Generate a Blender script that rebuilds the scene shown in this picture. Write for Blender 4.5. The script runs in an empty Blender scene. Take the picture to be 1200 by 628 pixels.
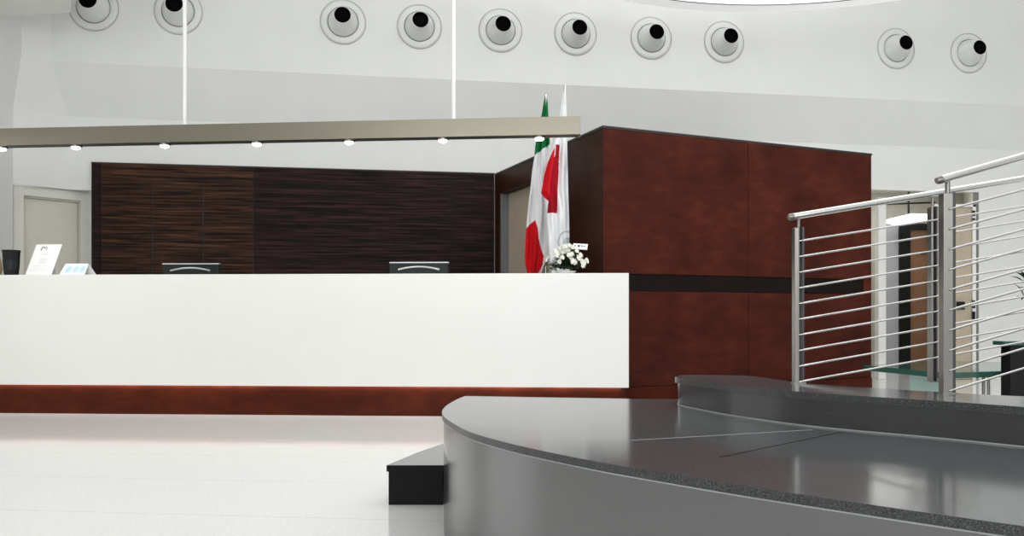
import bpy, bmesh, math, random
from mathutils import Vector, Matrix

# ------------------------------------------------------------------ camera, world, lights, exposure
scene = bpy.context.scene
COL = scene.collection
EYE, FPX, CX, HY = 0.80, 1000.0, 600.0, 370.0     # eye height (m), focal length and horizon in a 1200x628 frame

cam_d = bpy.data.cameras.new('camera')
cam_d.sensor_fit = 'HORIZONTAL'; cam_d.sensor_width = 36.0
cam_d.lens = FPX / 1200.0 * 36.0
cam_d.shift_y = (HY - 314.0) / 1200.0
cam_d.clip_start = 0.05
cam = bpy.data.objects.new('camera', cam_d); COL.objects.link(cam)
cam.location = (0, 0, EYE); cam.rotation_euler = (math.pi / 2, 0, 0)
scene.camera = cam

world = bpy.data.worlds.new('daylight'); scene.world = world; world.use_nodes = True
wn = world.node_tree.nodes['Background']
wn.inputs['Color'].default_value = (0.93, 0.97, 1.0, 1); wn.inputs['Strength'].default_value = 0.75

def lamp(name, kind, loc, energy, color=(1, 1, 1), size=1.0, size_y=None, rot=(0, 0, 0), spot=None):
    d = bpy.data.lights.new(name, kind); d.energy = energy; d.color = color
    if kind == 'AREA':
        d.shape = 'RECTANGLE' if size_y else 'DISK'; d.size = size
        if size_y: d.size_y = size_y
    elif kind in ('SPOT', 'POINT'):
        d.shadow_soft_size = size
        if kind == 'SPOT': d.spot_size = spot; d.spot_blend = 0.8
    o = bpy.data.objects.new(name, d); COL.objects.link(o); o.location = loc; o.rotation_euler = rot
    return o

lamp('rear_fill', 'AREA', (1.0, -6.6, 3.2), 440, (0.97, 0.99, 1.0), 12.0, 3.6, (math.radians(90), 0, 0))  # added fill behind the camera, no window is built there
lamp('upper_wall_fill', 'AREA', (0.5, 1.2, 5.3), 15, (1.0, 0.99, 0.97), 9.0, 2.0, (math.radians(62), 0, 0))  # added unseen fill aimed at the upper back wall
lamp('riser_side_fill', 'AREA', (-4.88, 5.0, 1.35), 13, (0.98, 0.99, 1.0), 2.0, 2.1, (math.radians(90), 0, math.radians(-90)))  # added fill on the left wall to brighten the platform riser
SKYLIGHT_STRENGTH = 1.7
scene.view_settings.view_transform = 'Standard'
scene.view_settings.look = 'None'
scene.view_settings.gamma = 1.0
scene.view_settings.use_curve_mapping = False
scene.view_settings.exposure = 0.0
scene.cycles.max_bounces = 10; scene.cycles.diffuse_bounces = 6

# ------------------------------------------------------------------ materials
def new_mat(name):
    m = bpy.data.materials.new(name); m.use_nodes = True
    return m, m.node_tree, m.node_tree.nodes['Principled BSDF']

def mat(name, col, rough=0.5, metal=0.0, ior=1.5, noise=0.0, nscale=8.0, bump=0.0, emit=None, estr=0.0, stretch=(1, 1, 1), coat=0.0, trans=0.0):
    m, t, b = new_mat(name)
    b.inputs['Roughness'].default_value = rough; b.inputs['Metallic'].default_value = metal
    b.inputs['IOR'].default_value = ior; b.inputs['Coat Weight'].default_value = coat
    b.inputs['Transmission Weight'].default_value = trans
    b.inputs['Base Color'].default_value = (*col, 1)
    if noise or bump:
        tc = t.nodes.new('ShaderNodeTexCoord'); mp = t.nodes.new('ShaderNodeMapping')
        mp.inputs['Scale'].default_value = stretch
        nz = t.nodes.new('ShaderNodeTexNoise'); nz.inputs['Scale'].default_value = nscale; nz.inputs['Detail'].default_value = 6
        t.links.new(tc.outputs['Object'], mp.inputs['Vector']); t.links.new(mp.outputs['Vector'], nz.inputs['Vector'])
        if noise:
            r = t.nodes.new('ShaderNodeValToRGB')
            r.color_ramp.elements[0].position = 0.3; r.color_ramp.elements[1].position = 0.7
            r.color_ramp.elements[0].color = (*[c * (1 - noise) for c in col], 1)
            r.color_ramp.elements[1].color = (*[min(1, c * (1 + noise)) for c in col], 1)
            t.links.new(nz.outputs['Fac'], r.inputs['Fac']); t.links.new(r.outputs['Color'], b.inputs['Base Color'])
        if bump:
            bp = t.nodes.new('ShaderNodeBump'); bp.inputs['Strength'].default_value = bump; bp.inputs['Distance'].default_value = 0.005
            t.links.new(nz.outputs['Fac'], bp.inputs['Height']); t.links.new(bp.outputs['Normal'], b.inputs['Normal'])
    if emit:
        b.inputs['Emission Color'].default_value = (*emit, 1); b.inputs['Emission Strength'].default_value = estr
    return m

def ramp(t, stops):
    r = t.nodes.new('ShaderNodeValToRGB'); cr = r.color_ramp
    while len(cr.elements) < len(stops): cr.elements.new(0.5)
    for e, (p, c) in zip(cr.elements, stops): e.position = p; e.color = (*c, 1)
    return r

def streak_wood(name, tint):
    """macassar-like veneer: fine dark horizontal streaks"""
    m, t, b = new_mat(name)
    tc = t.nodes.new('ShaderNodeTexCoord'); mp = t.nodes.new('ShaderNodeMapping'); mp.inputs['Scale'].default_value = (1.6, 1.6, 48)
    n1 = t.nodes.new('ShaderNodeTexNoise'); n1.inputs['Scale'].default_value = 1.0; n1.inputs['Detail'].default_value = 5; n1.inputs['Roughness'].default_value = 0.65
    t.links.new(tc.outputs['Object'], mp.inputs['Vector']); t.links.new(mp.outputs['Vector'], n1.inputs['Vector'])
    r = ramp(t, [(0.40, tuple(c * 0.18 for c in tint)), (0.51, tint), (0.64, tuple(c * 2.7 for c in tint))])
    t.links.new(n1.outputs['Fac'], r.inputs['Fac']); t.links.new(r.outputs['Color'], b.inputs['Base Color'])
    bp = t.nodes.new('ShaderNodeBump'); bp.inputs['Strength'].default_value = 0.3; bp.inputs['Distance'].default_value = 0.004
    t.links.new(n1.outputs['Fac'], bp.inputs['Height']); t.links.new(bp.outputs['Normal'], b.inputs['Normal'])
    b.inputs['Roughness'].default_value = 0.55; b.inputs['IOR'].default_value = 1.22
    return m

def mahogany(name, tint, rough=0.4):
    m, t, b = new_mat(name)
    tc = t.nodes.new('ShaderNodeTexCoord')
    mp = t.nodes.new('ShaderNodeMapping'); mp.inputs['Scale'].default_value = (3, 3, 7)
    n1 = t.nodes.new('ShaderNodeTexNoise'); n1.inputs['Scale'].default_value = 2.0; n1.inputs['Detail'].default_value = 8
    n2 = t.nodes.new('ShaderNodeTexNoise'); n2.inputs['Scale'].default_value = 2.2; n2.inputs['Detail'].default_value = 4
    t.links.new(tc.outputs['Object'], mp.inputs['Vector']); t.links.new(mp.outputs['Vector'], n1.inputs['Vector'])
    t.links.new(tc.outputs['Object'], n2.inputs['Vector'])
    ad = t.nodes.new('ShaderNodeMath'); ad.operation = 'ADD'
    m1 = t.nodes.new('ShaderNodeMath'); m1.operation = 'MULTIPLY'; m1.inputs[1].default_value = 0.45
    m2 = t.nodes.new('ShaderNodeMath'); m2.operation = 'MULTIPLY'; m2.inputs[1].default_value = 0.55
    t.links.new(n1.outputs['Fac'], m1.inputs[0]); t.links.new(n2.outputs['Fac'], m2.inputs[0])
    t.links.new(m1.outputs[0], ad.inputs[0]); t.links.new(m2.outputs[0], ad.inputs[1])
    r = ramp(t, [(0.32, tuple(c * 0.62 for c in tint)), (0.52, tint), (0.68, tuple(c * 1.5 for c in tint))])
    t.links.new(ad.outputs[0], r.inputs['Fac']); t.links.new(r.outputs['Color'], b.inputs['Base Color'])
    b.inputs['Roughness'].default_value = rough; b.inputs['IOR'].default_value = 1.16
    return m

def granite(name, base, rough, ior, speck=0.5):
    m, t, b = new_mat(name)
    tc = t.nodes.new('ShaderNodeTexCoord')
    n1 = t.nodes.new('ShaderNodeTexNoise'); n1.inputs['Scale'].default_value = 320; n1.inputs['Detail'].default_value = 3
    t.links.new(tc.outputs['Object'], n1.inputs['Vector'])
    r = ramp(t, [(0.35, tuple(c * (1 - speck) for c in base)), (0.52, base), (0.72, tuple(c * (1 + 2.2 * speck) for c in base))])
    t.links.new(n1.outputs['Fac'], r.inputs['Fac']); t.links.new(r.outputs['Color'], b.inputs['Base Color'])
    n2 = t.nodes.new('ShaderNodeTexNoise'); n2.inputs['Scale'].default_value = 3; n2.inputs['Detail'].default_value = 5
    t.links.new(tc.outputs['Object'], n2.inputs['Vector'])
    mr = t.nodes.new('ShaderNodeMapRange'); mr.inputs['To Min'].default_value = rough * 0.75; mr.inputs['To Max'].default_value = rough * 1.25
    t.links.new(n2.outputs['Fac'], mr.inputs['Value']); t.links.new(mr.outputs['Result'], b.inputs['Roughness'])
    b.inputs['IOR'].default_value = ior
    return m

def terrazzo_floor():
    m, t, b = new_mat('white_terrazzo')
    tc = t.nodes.new('ShaderNodeTexCoord'); mp = t.nodes.new('ShaderNodeMapping')
    mp.inputs['Rotation'].default_value = (0, 0, math.radians(6.05)); mp.inputs['Location'].default_value = (30.25, 0.22, 0)
    t.links.new(tc.outputs['Object'], mp.inputs['Vector'])
    br = t.nodes.new('ShaderNodeTexBrick'); br.offset = 0.0; br.inputs['Scale'].default_value = 1.0
    br.inputs['Mortar Size'].default_value = 0.0035; br.inputs['Mortar Smooth'].default_value = 0.1
    br.inputs['Brick Width'].default_value = 60.0; br.inputs['Row Height'].default_value = 0.7
    br.inputs['Color1'].default_value = (0.80, 0.80, 0.785, 1); br.inputs['Color2'].default_value = (0.80, 0.80, 0.785, 1)
    br.inputs['Mortar'].default_value = (0.64, 0.64, 0.62, 1)
    t.links.new(mp.outputs['Vector'], br.inputs['Vector'])
    vo = t.nodes.new('ShaderNodeTexNoise'); vo.inputs['Scale'].default_value = 70; vo.inputs['Detail'].default_value = 3
    t.links.new(tc.outputs['Object'], vo.inputs['Vector'])
    r = ramp(t, [(0.38, (0.93, 0.93, 0.92)), (0.55, (1, 1, 1))])
    t.links.new(vo.outputs['Fac'], r.inputs['Fac'])
    mx = t.nodes.new('ShaderNodeMix'); mx.data_type = 'RGBA'; mx.blend_type = 'MULTIPLY'; mx.inputs['Factor'].default_value = 1.0
    t.links.new(br.outputs['Color'], mx.inputs['A']); t.links.new(r.outputs['Color'], mx.inputs['B'])
    t.links.new(mx.outputs['Result'], b.inputs['Base Color'])
    b.inputs['Roughness'].default_value = 0.09; b.inputs['IOR'].default_value = 1.5
    return m

def brushed(name, col, rough, aniso_stretch=(2, 2, 400)):
    m, t, b = new_mat(name)
    b.inputs['Metallic'].default_value = 1; b.inputs['Base Color'].default_value = (*col, 1)
    tc = t.nodes.new('ShaderNodeTexCoord'); mp = t.nodes.new('ShaderNodeMapping'); mp.inputs['Scale'].default_value = aniso_stretch
    nz = t.nodes.new('ShaderNodeTexNoise'); nz.inputs['Scale'].default_value = 3
    t.links.new(tc.outputs['Object'], mp.inputs['Vector']); t.links.new(mp.outputs['Vector'], nz.inputs['Vector'])
    mr = t.nodes.new('ShaderNodeMapRange'); mr.inputs['To Min'].default_value = rough * 0.8; mr.inputs['To Max'].default_value = rough * 1.2
    t.links.new(nz.outputs['Fac'], mr.inputs['Value']); t.links.new(mr.outputs['Result'], b.inputs['Roughness'])
    return m

M = {}
M['wall'] = mat('white_plaster', (0.785, 0.79, 0.765), 0.75, noise=0.015, nscale=3)
M['ceiling'] = mat('ceiling_white', (0.82, 0.82, 0.82), 0.8, noise=0.01)
M['floor'] = terrazzo_floor()
M['white_lacquer'] = mat('white_counter_lacquer', (0.71, 0.71, 0.69), 0.35, noise=0.01, nscale=2)
M['plinth'] = mahogany('mahogany_plinth', (0.060, 0.0115, 0.005), 0.35)
M['mahogany'] = mahogany('mahogany_panel', (0.058, 0.0125, 0.007), 0.45)
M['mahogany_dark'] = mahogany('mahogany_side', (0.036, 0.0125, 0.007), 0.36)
M['band'] = mat('dark_band', (0.008, 0.0045, 0.004), 0.5, ior=1.2, noise=0.2, nscale=12)
M['black_edge'] = mat('black_edge', (0.012, 0.009, 0.009), 0.5, noise=0.1)
M['streak'] = streak_wood('streaked_dark_veneer', (0.036, 0.015, 0.008))
M['streak_red'] = streak_wood('streaked_purple_veneer', (0.017, 0.0065, 0.006))
M['steel_beam'] = brushed('brushed_steel_beam', (0.23, 0.21, 0.165), 0.30)
M['steel'] = brushed('brushed_steel', (0.21, 0.20, 0.185), 0.30, (60, 60, 60))
M['chrome'] = brushed('polished_steel', (0.62, 0.61, 0.59), 0.18, (40, 40, 40))
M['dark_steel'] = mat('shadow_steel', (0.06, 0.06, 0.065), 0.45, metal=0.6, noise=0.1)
M['granite'] = granite('polished_granite', (0.080, 0.088, 0.092), 0.13, 2.6, 0.75)
M['granite_edge'] = granite('granite_edge', (0.035, 0.037, 0.037), 0.25, 1.5, 0.7)
M['granite_riser'] = granite('granite_riser', (0.014, 0.0138, 0.0142), 0.17, 2.4, 0.10)
M['granite_riser_dark'] = granite('granite_riser_dark', (0.018, 0.018, 0.020), 0.20, 1.65, 0.2)
M['granite_black'] = granite('granite_black', (0.006, 0.006, 0.0065), 0.4, 1.2, 0.4)
M['caulk'] = mat('pale_joint', (0.33, 0.34, 0.34), 0.6, noise=0.1)
M['dark_joint'] = mat('dark_joint', (0.008, 0.008, 0.009), 0.3, ior=1.15, noise=0.1)
M['door_beige'] = mat('door_beige', (0.66, 0.63, 0.55), 0.5, noise=0.02)
M['door_frame'] = mat('door_frame_paint', (0.72, 0.71, 0.65), 0.5, noise=0.02)
M['beige_panel'] = mat('beige_panel', (0.50, 0.42, 0.32), 0.55, noise=0.04)
M['brown_door'] = mat('brown_door', (0.24, 0.12, 0.065), 0.5, noise=0.1, nscale=4)
M['grey_wall'] = mat('blue_grey_wall', (0.36, 0.36, 0.40), 0.7, noise=0.02)
M['white_paint'] = mat('white_paint', (0.85, 0.85, 0.83), 0.45, noise=0.01)
M['nozzle'] = mat('nozzle_white', (0.74, 0.75, 0.73), 0.4, noise=0.01)
M['groove'] = mat('nozzle_groove', (0.18, 0.18, 0.18), 0.6, noise=0.05)
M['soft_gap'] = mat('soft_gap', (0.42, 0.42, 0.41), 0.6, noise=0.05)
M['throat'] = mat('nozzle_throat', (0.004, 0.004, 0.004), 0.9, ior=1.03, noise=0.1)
M['glow'] = mat('lamp_lens', (1, 0.95, 0.85), 0.3, noise=0.001, emit=(1.0, 0.93, 0.80), estr=12)
M['led'] = mat('led_strip', (1, 0.9, 0.9), 0.4, noise=0.001, emit=(1.0, 0.90, 0.90), estr=26.0)
M['diffuser'] = mat('skylight_diffuser', (0.9, 0.9, 0.9), 0.6, noise=0.001, emit=(1.0, 1.0, 1.0), estr=SKYLIGHT_STRENGTH)
M['ring_glow'] = mat('rim_added_glow', (0.85, 0.85, 0.85), 0.5, noise=0.005, emit=(1.0, 1.0, 1.0), estr=0.4)  # glow added to the rim so its underside looks brighter than the wall
M['wall_glow'] = mat('wall_patch_glow', (0.9, 0.9, 0.9), 0.5, noise=0.001, emit=(0.95, 0.97, 1.0), estr=1.3)  # brightness of a lit wall patch, put in as emission
M['black'] = mat('black_plastic', (0.008, 0.008, 0.009), 0.35, ior=1.3, noise=0.1)
M['monitor'] = mat('monitor_shell', (0.012, 0.016, 0.017), 0.35, ior=1.3, noise=0.1)
M['silver'] = mat('silver_plastic', (0.55, 0.57, 0.57), 0.3, metal=0.5, noise=0.02)
M['paper'] = mat('white_paper', (0.86, 0.86, 0.86), 0.5, noise=0.01)
M['paper_blue'] = mat('pale_blue_card', (0.72, 0.85, 0.86), 0.5, noise=0.02)
M['print_blue'] = mat('blue_print', (0.48, 0.66, 0.76), 0.5, noise=0.05)
M['print_grey'] = mat('grey_print', (0.62, 0.62, 0.63), 0.6, noise=0.02)
M['print_dark'] = mat('dark_print', (0.05, 0.05, 0.06), 0.5, noise=0.05)
M['tan'] = mat('tan_vase', (0.52, 0.36, 0.20), 0.45, noise=0.1)
M['flag_green'] = mat('flag_green', (0.010, 0.15, 0.045), 0.7, ior=1.15, noise=0.05)
M['flag_white'] = mat('flag_white', (0.78, 0.79, 0.80), 0.6, noise=0.02)
M['flag_red'] = mat('flag_red', (0.60, 0.010, 0.016), 0.7, ior=1.15, noise=0.05)
M['flag_darkred'] = mat('flag_dark_red', (0.34, 0.008, 0.018), 0.7, ior=1.15, noise=0.05)
M['flag_grey'] = mat('flag_emblem_grey', (0.48, 0.51, 0.52), 0.6, noise=0.05)
M['petal'] = mat('white_petals', (0.86, 0.87, 0.80), 0.5, noise=0.03)
M['leaf'] = mat('dark_leaves', (0.020, 0.045, 0.014), 0.45, noise=0.3, nscale=20)
M['leaf_pale'] = mat('pale_leaves', (0.20, 0.26, 0.11), 0.5, noise=0.2, nscale=20)
M['leaf_plant'] = mat('plant_leaves', (0.010, 0.022, 0.008), 0.4, noise=0.3, nscale=20)
M['glass_edge'] = mat('green_glass', (0.025, 0.085, 0.065), 0.08, noise=0.1, ior=1.5)
M['glass_leg'] = mat('frosted_glass', (0.36, 0.50, 0.47), 0.2, noise=0.03)
M['grey_fabric'] = mat('grey_fabric', (0.10, 0.10, 0.10), 0.8, noise=0.1)

# ------------------------------------------------------------------ helpers
def V(*a): return Vector(a)

def ray(px, py, depth):
    """world point seen at a photo position when it stands this far from the camera plane"""
    return V((px - CX) / FPX * depth, depth, EYE + (HY - py) / FPX * depth)

def on_level(px, py, z):
    return ray(px, py, (EYE - z) * FPX / (py - HY))

def finish(name, bm, mats, parent=None, smooth=False, bevel=0.0, toward=None):
    me = bpy.data.meshes.new(name)
    if toward is None: bmesh.ops.recalc_face_normals(bm, faces=bm.faces[:])
    else:                                          # open sheets: turn every face towards the hall
        bmesh.ops.remove_doubles(bm, verts=bm.verts[:], dist=1e-4)
        bm.normal_update()
        for f in bm.faces:
            if f.normal.dot(toward) < 0: f.normal_flip()
    bm.to_mesh(me); bm.free()
    if not isinstance(mats, (list, tuple)): mats = [mats]
    for m in mats: me.materials.append(m)
    if smooth:
        for p in me.polygons: p.use_smooth = True
        if hasattr(me, 'set_sharp_from_angle'): me.set_sharp_from_angle(angle=math.radians(40))
    o = bpy.data.objects.new(name, me); COL.objects.link(o)
    if parent:
        o.parent = parent
        p = parent; off = Vector()
        while p: off += Vector(p.location); p = p.parent
        me.transform(Matrix.Translation(-off))
    if bevel:
        b = o.modifiers.new('bevel', 'BEVEL'); b.width = bevel; b.segments = 2; b.limit_method = 'ANGLE'
    return o

def empty(name, loc=(0, 0, 0)):
    o = bpy.data.objects.new(name, None); COL.objects.link(o); o.location = loc; o.empty_display_size = 0.1
    return o

def tag(o, label, cat, group=None, kind=None):
    o['label'] = label; o['category'] = cat
    if group: o['group'] = group
    if kind: o['kind'] = kind
    return o

def prism(bm, pts, z0, z1, mi=0):
    """vertical prism over a plan polygon"""
    lo = [bm.verts.new((p[0], p[1], z0)) for p in pts]; hi = [bm.verts.new((p[0], p[1], z1)) for p in pts]
    fs = [bm.faces.new(lo[::-1]), bm.faces.new(hi)]
    n = len(pts)
    for i in range(n):
        j = (i + 1) % n
        fs.append(bm.faces.new((lo[i], lo[j], hi[j], hi[i])))
    for f in fs: f.material_index = mi
    return fs

def slab(bm, a, b, z0, z1, off0, off1, mi=0):
    """upright board along the plan line a->b, between offsets measured to the left of a->b"""
    a = Vector((a[0], a[1])); b = Vector((b[0], b[1])); d = (b - a).normalized(); n = Vector((-d.y, d.x))
    return prism(bm, [a + n * off0, b + n * off0, b + n * off1, a + n * off1], z0, z1, mi)

def box(bm, c, s, mi=0, R=None):
    vs = []
    for dz in (-.5, .5):
        for dx, dy in ((-.5, -.5), (.5, -.5), (.5, .5), (-.5, .5)):
            v = V(dx * s[0], dy * s[1], dz * s[2])
            if R: v = R @ v
            vs.append(bm.verts.new(Vector(c) + v))
    for idx in ((3, 2, 1, 0), (4, 5, 6, 7), (0, 1, 5, 4), (1, 2, 6, 5), (2, 3, 7, 6), (3, 0, 4, 7)):
        f = bm.faces.new([vs[i] for i in idx]); f.material_index = mi

def frame_of(d):
    d = d.normalized(); up = V(0, 0, 1) if abs(d.z) < 0.95 else V(1, 0, 0)
    x = d.cross(up).normalized(); y = x.cross(d).normalized()
    return x, y

def tube(bm, pts, r, n=12, mi=0, cap=True):
    pts = [Vector(p) for p in pts]; rs = r if isinstance(r, (list, tuple)) else [r] * len(pts)
    rings = []
    for i, p in enumerate(pts):
        d = (pts[min(i + 1, len(pts) - 1)] - pts[max(i - 1, 0)])
        x, y = frame_of(d)
        rings.append([bm.verts.new(p + (x * math.cos(2 * math.pi * k / n) + y * math.sin(2 * math.pi * k / n)) * rs[i]) for k in range(n)])
    for a, b in zip(rings, rings[1:]):
        for k in range(n):
            f = bm.faces.new((a[k], a[(k + 1) % n], b[(k + 1) % n], b[k])); f.material_index = mi
    if cap:
        bm.faces.new(rings[0][::-1]).material_index = mi; bm.faces.new(rings[-1]).material_index = mi

def lathe(bm, origin, axis, prof, n=32, mi=0):
    """profile of (radius, distance along axis)"""
    axis = axis.normalized(); x, y = frame_of(axis); origin = Vector(origin)
    rings = []
    for r, h in prof:
        if r < 1e-6: rings.append([bm.verts.new(origin + axis * h)])
        else: rings.append([bm.verts.new(origin + axis * h + (x * math.cos(2 * math.pi * k / n) + y * math.sin(2 * math.pi * k / n)) * r) for k in range(n)])
    for a, b in zip(rings, rings[1:]):
        for k in range(n):
            j = (k + 1) % n
            q = [a[k % len(a)], a[j % len(a)], b[j % len(b)], b[k % len(b)]]
            q = list(dict.fromkeys(q))
            if len(q) >= 3:
                f = bm.faces.new(q); f.material_index = mi

def quad(bm, pts, mi=0):
    f = bm.faces.new([bm.verts.new(p) for p in pts]); f.material_index = mi
    return f

# ------------------------------------------------------------------ room shell
T = 0.166                                          # the back wall recedes to the right by this slope
def U(x): return 8.80 + T * (x + 4.437)            # upper tier of the back wall
def L(x): return 9.03 + T * (x + 4.437)            # lower tier
WALL_DIR = V(1, T, 0).normalized(); WALL_N = V(T, -1, 0).normalized()   # normal towards the hall

bm = bmesh.new(); prism(bm, [(-5.6, -7), (8.6, -7), (8.6, 13.6), (-5.6, 13.6)], -0.12, 0.0)
floor = finish('floor', bm, M['floor'])
tag(floor, 'glossy white terrazzo floor with thin joints in front of the counter', 'floor', kind='structure')

CEIL = 5.5
bm = bmesh.new()
RC, RR, RZ = (2.38, 5.49), 3.0, 3.82               # the round skylight well
outer = [(-5.6, -7), (8.6, -7), (8.6, 13.6), (-5.6, 13.6)]
prism(bm, outer, CEIL, CEIL + 0.12)
ceiling = finish('ceiling', bm, M['ceiling'])
tag(ceiling, 'high white ceiling above the round hanging light ring', 'ceiling', kind='structure')

# back wall: upper tier, sloping cornice, lower tier, with the corridor opening at the right
OPX0, OPX1, OPZ = 4.30, 5.876, 2.354
ZT, ZC = 3.408, 2.90
SIDE_U, SIDE_L = -4.909, -5.02
Ul = [(SIDE_U, -7), (SIDE_U, 8.537), (-4.726, U(-4.726)), (8.5, U(8.5))]
Ll = [(SIDE_L, -7), (SIDE_L, 8.585), (-4.675, L(-4.675)), (8.5, L(8.5))]
bm = bmesh.new()
def wall_quad(p, q, z0, z1): quad(bm, [(p[0], p[1], z0), (q[0], q[1], z0), (q[0], q[1], z1), (p[0], p[1], z1)])
for i in (1, 2):
    p, q = Ul[i], Ul[i + 1]; wall_quad(p, q, ZT, CEIL)
    a, b = Ll[i], Ll[i + 1]
    quad(bm, [(a[0], a[1], ZC), (b[0], b[1], ZC), (q[0], q[1], ZT), (p[0], p[1], ZT)])
DIRD = (V(Ll[2][0], Ll[2][1], 0) - V(Ll[1][0], Ll[1][1], 0)).normalized()
D_B = V(-4.58, 9.20, 0); D_A = D_B - DIRD * 0.735      # door frame span, set back under the bulkhead
ZBK = 2.13; XPAN = -4.43
wall_quad(Ll[1], Ll[2], ZBK, ZC)
wall_quad(Ll[2], (XPAN, L(XPAN)), ZBK, ZC)
wall_quad((SIDE_L - 0.06, D_A.y - 0.05), D_A, 0, ZBK)
quad(bm, [(SIDE_L - 0.06, D_A.y - 0.1, ZBK), (*Ll[1], ZBK), (*Ll[2], ZBK), (XPAN, L(XPAN), ZBK), (XPAN, L(XPAN) + 0.25, ZBK), (D_B.x, D_B.y + 0.05, ZBK)])
wall_quad(D_B, (XPAN, L(XPAN)), 0, ZBK)
wall_quad((XPAN, L(XPAN)), (OPX0, L(OPX0)), 0, ZC)
wall_quad((OPX0, L(OPX0)), (OPX1, L(OPX1)), OPZ, ZC)
wall_quad((OPX1, L(OPX1)), Ll[3], 0, ZC)
wb = finish('wall_back', bm, M['wall'], toward=V(0.25, -1, -0.3))
so = wb.modifiers.new('thickness', 'SOLIDIFY'); so.thickness = 0.06; so.offset = -1
tag(wb, 'white back wall in two tiers, the upper overhanging', 'wall', kind='structure')

bm = bmesh.new()
quad(bm, [(SIDE_U, -7, ZT), (SIDE_U, 8.537, ZT), (SIDE_U, 8.537, CEIL), (SIDE_U, -7, CEIL)])
quad(bm, [(SIDE_L, -7, ZC), (SIDE_L, 8.585, ZC), (SIDE_U, 8.537, ZT), (SIDE_U, -7, ZT)])
quad(bm, [(SIDE_L, -7, 0), (SIDE_L, 8.585, 0), (SIDE_L, 8.585, ZC), (SIDE_L, -7, ZC)])
wl = finish('wall_left', bm, M['wall'], toward=V(1, 0, -0.1))
so = wl.modifiers.new('thickness', 'SOLIDIFY'); so.thickness = 0.06; so.offset = -1
tag(wl, 'white side wall at the left edge beside the beige door', 'wall', kind='structure')

bm = bmesh.new(); prism(bm, [(8.5, 1.5), (8.6, 1.5), (8.6, 13.5), (8.5, 13.5)], 0, CEIL)
tag(finish('wall_right', bm, M['wall']), 'white side wall beyond the right edge of the picture', 'wall', kind='structure')

# bulkhead box at the upper left
bm = bmesh.new()
prism(bm, [(SIDE_U, 6.5), (-0.517 * 6.5, 6.5), (-0.517 * 8.06, 8.06), (SIDE_U, 8.18)], 3.66, CEIL)
tag(finish('trim_1', bm, M['white_paint'], bevel=0.01), 'bright white ceiling bulkhead at the upper left corner', 'bulkhead', kind='structure')

# round hanging light ring
sky = empty('ring_light', (RC[0], RC[1], RZ))
bm = bmesh.new()
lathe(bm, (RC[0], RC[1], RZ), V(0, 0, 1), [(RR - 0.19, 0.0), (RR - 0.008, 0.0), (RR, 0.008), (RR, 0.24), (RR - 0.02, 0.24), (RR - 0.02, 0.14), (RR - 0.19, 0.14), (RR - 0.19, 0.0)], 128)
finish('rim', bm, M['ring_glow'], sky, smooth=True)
bm = bmesh.new()
lathe(bm, (RC[0], RC[1], RZ), V(0, 0, 1), [(RR - 0.20, 0.004), (RR - 0.192, -0.004), (RR - 0.184, 0.004)], 128)
finish('bead', bm, M['groove'], sky, smooth=True)
bm = bmesh.new()
lathe(bm, (RC[0], RC[1], RZ), V(0, 0, 1), [(0, 0.05), (RR - 0.19, 0.05), (RR - 0.19, 0.13), (0, 0.13)], 128)
finish('diffuser', bm, M['diffuser'], sky)
for k in range(6):
    a = math.pi / 6 + k * math.pi / 3
    p = V(RC[0] + (RR - 0.1) * math.cos(a), RC[1] + (RR - 0.1) * math.sin(a), 0)
    bm = bmesh.new(); tube(bm, [(p.x, p.y, RZ + 0.12), (p.x, p.y, CEIL)], 0.006, 8); finish('cable', bm, M['steel'], sky)
lamp('ceiling_fill', 'AREA', (RC[0], RC[1], RZ + 0.2), 22, (1.0, 1.0, 0.99), 5.4, None, (math.pi, 0, 0))  # added unseen fill that lifts the ceiling and upper walls
tag(sky, 'large round white light ring hanging at the top of the picture', 'ceiling light')

# ------------------------------------------------------------------ left door on the diagonal wall
dr = empty('door_1', D_A)
zt = 2.128
n_d = V(DIRD.y, -DIRD.x, 0)                        # towards the hall
def diag(s, off): p = D_A + DIRD * s + n_d * off; return p
WD = (D_B - D_A).length
bm = bmesh.new()
def dbox(bm, s0, s1, z0, z1, o0, o1, mi=0):
    prism(bm, [diag(s0, o0), diag(s1, o0), diag(s1, o1), diag(s0, o1)], z0, z1, mi)
dbox(bm, 0, 0.10, 0, zt, -0.1, 0.02); dbox(bm, WD - 0.075, WD, 0, zt, -0.1, 0.02); dbox(bm, 0.10, WD - 0.075, zt - 0.10, zt, -0.1, 0.02)
dbox(bm, 0.10, WD - 0.075, zt - 0.115, zt - 0.095, -0.1, -0.02)
finish('door_frame', bm, M['door_frame'], dr, bevel=0.004)
bm = bmesh.new()
dbox(bm, 0.106, WD - 0.081, 0.01, zt - 0.12, -0.085, -0.045)
leaf = finish('door_panel', bm, M['door_beige'], dr, bevel=0.003)
bm = bmesh.new(); tube(bm, [diag(0.17, -0.045), diag(0.17, 0.0), diag(0.27, 0.0)], 0.009, 8)
h = finish('door_handle', bm, M['steel'], dr, smooth=True)
tag(dr, 'beige door in a pale frame on the diagonal wall at far left', 'door', kind='structure')

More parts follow.
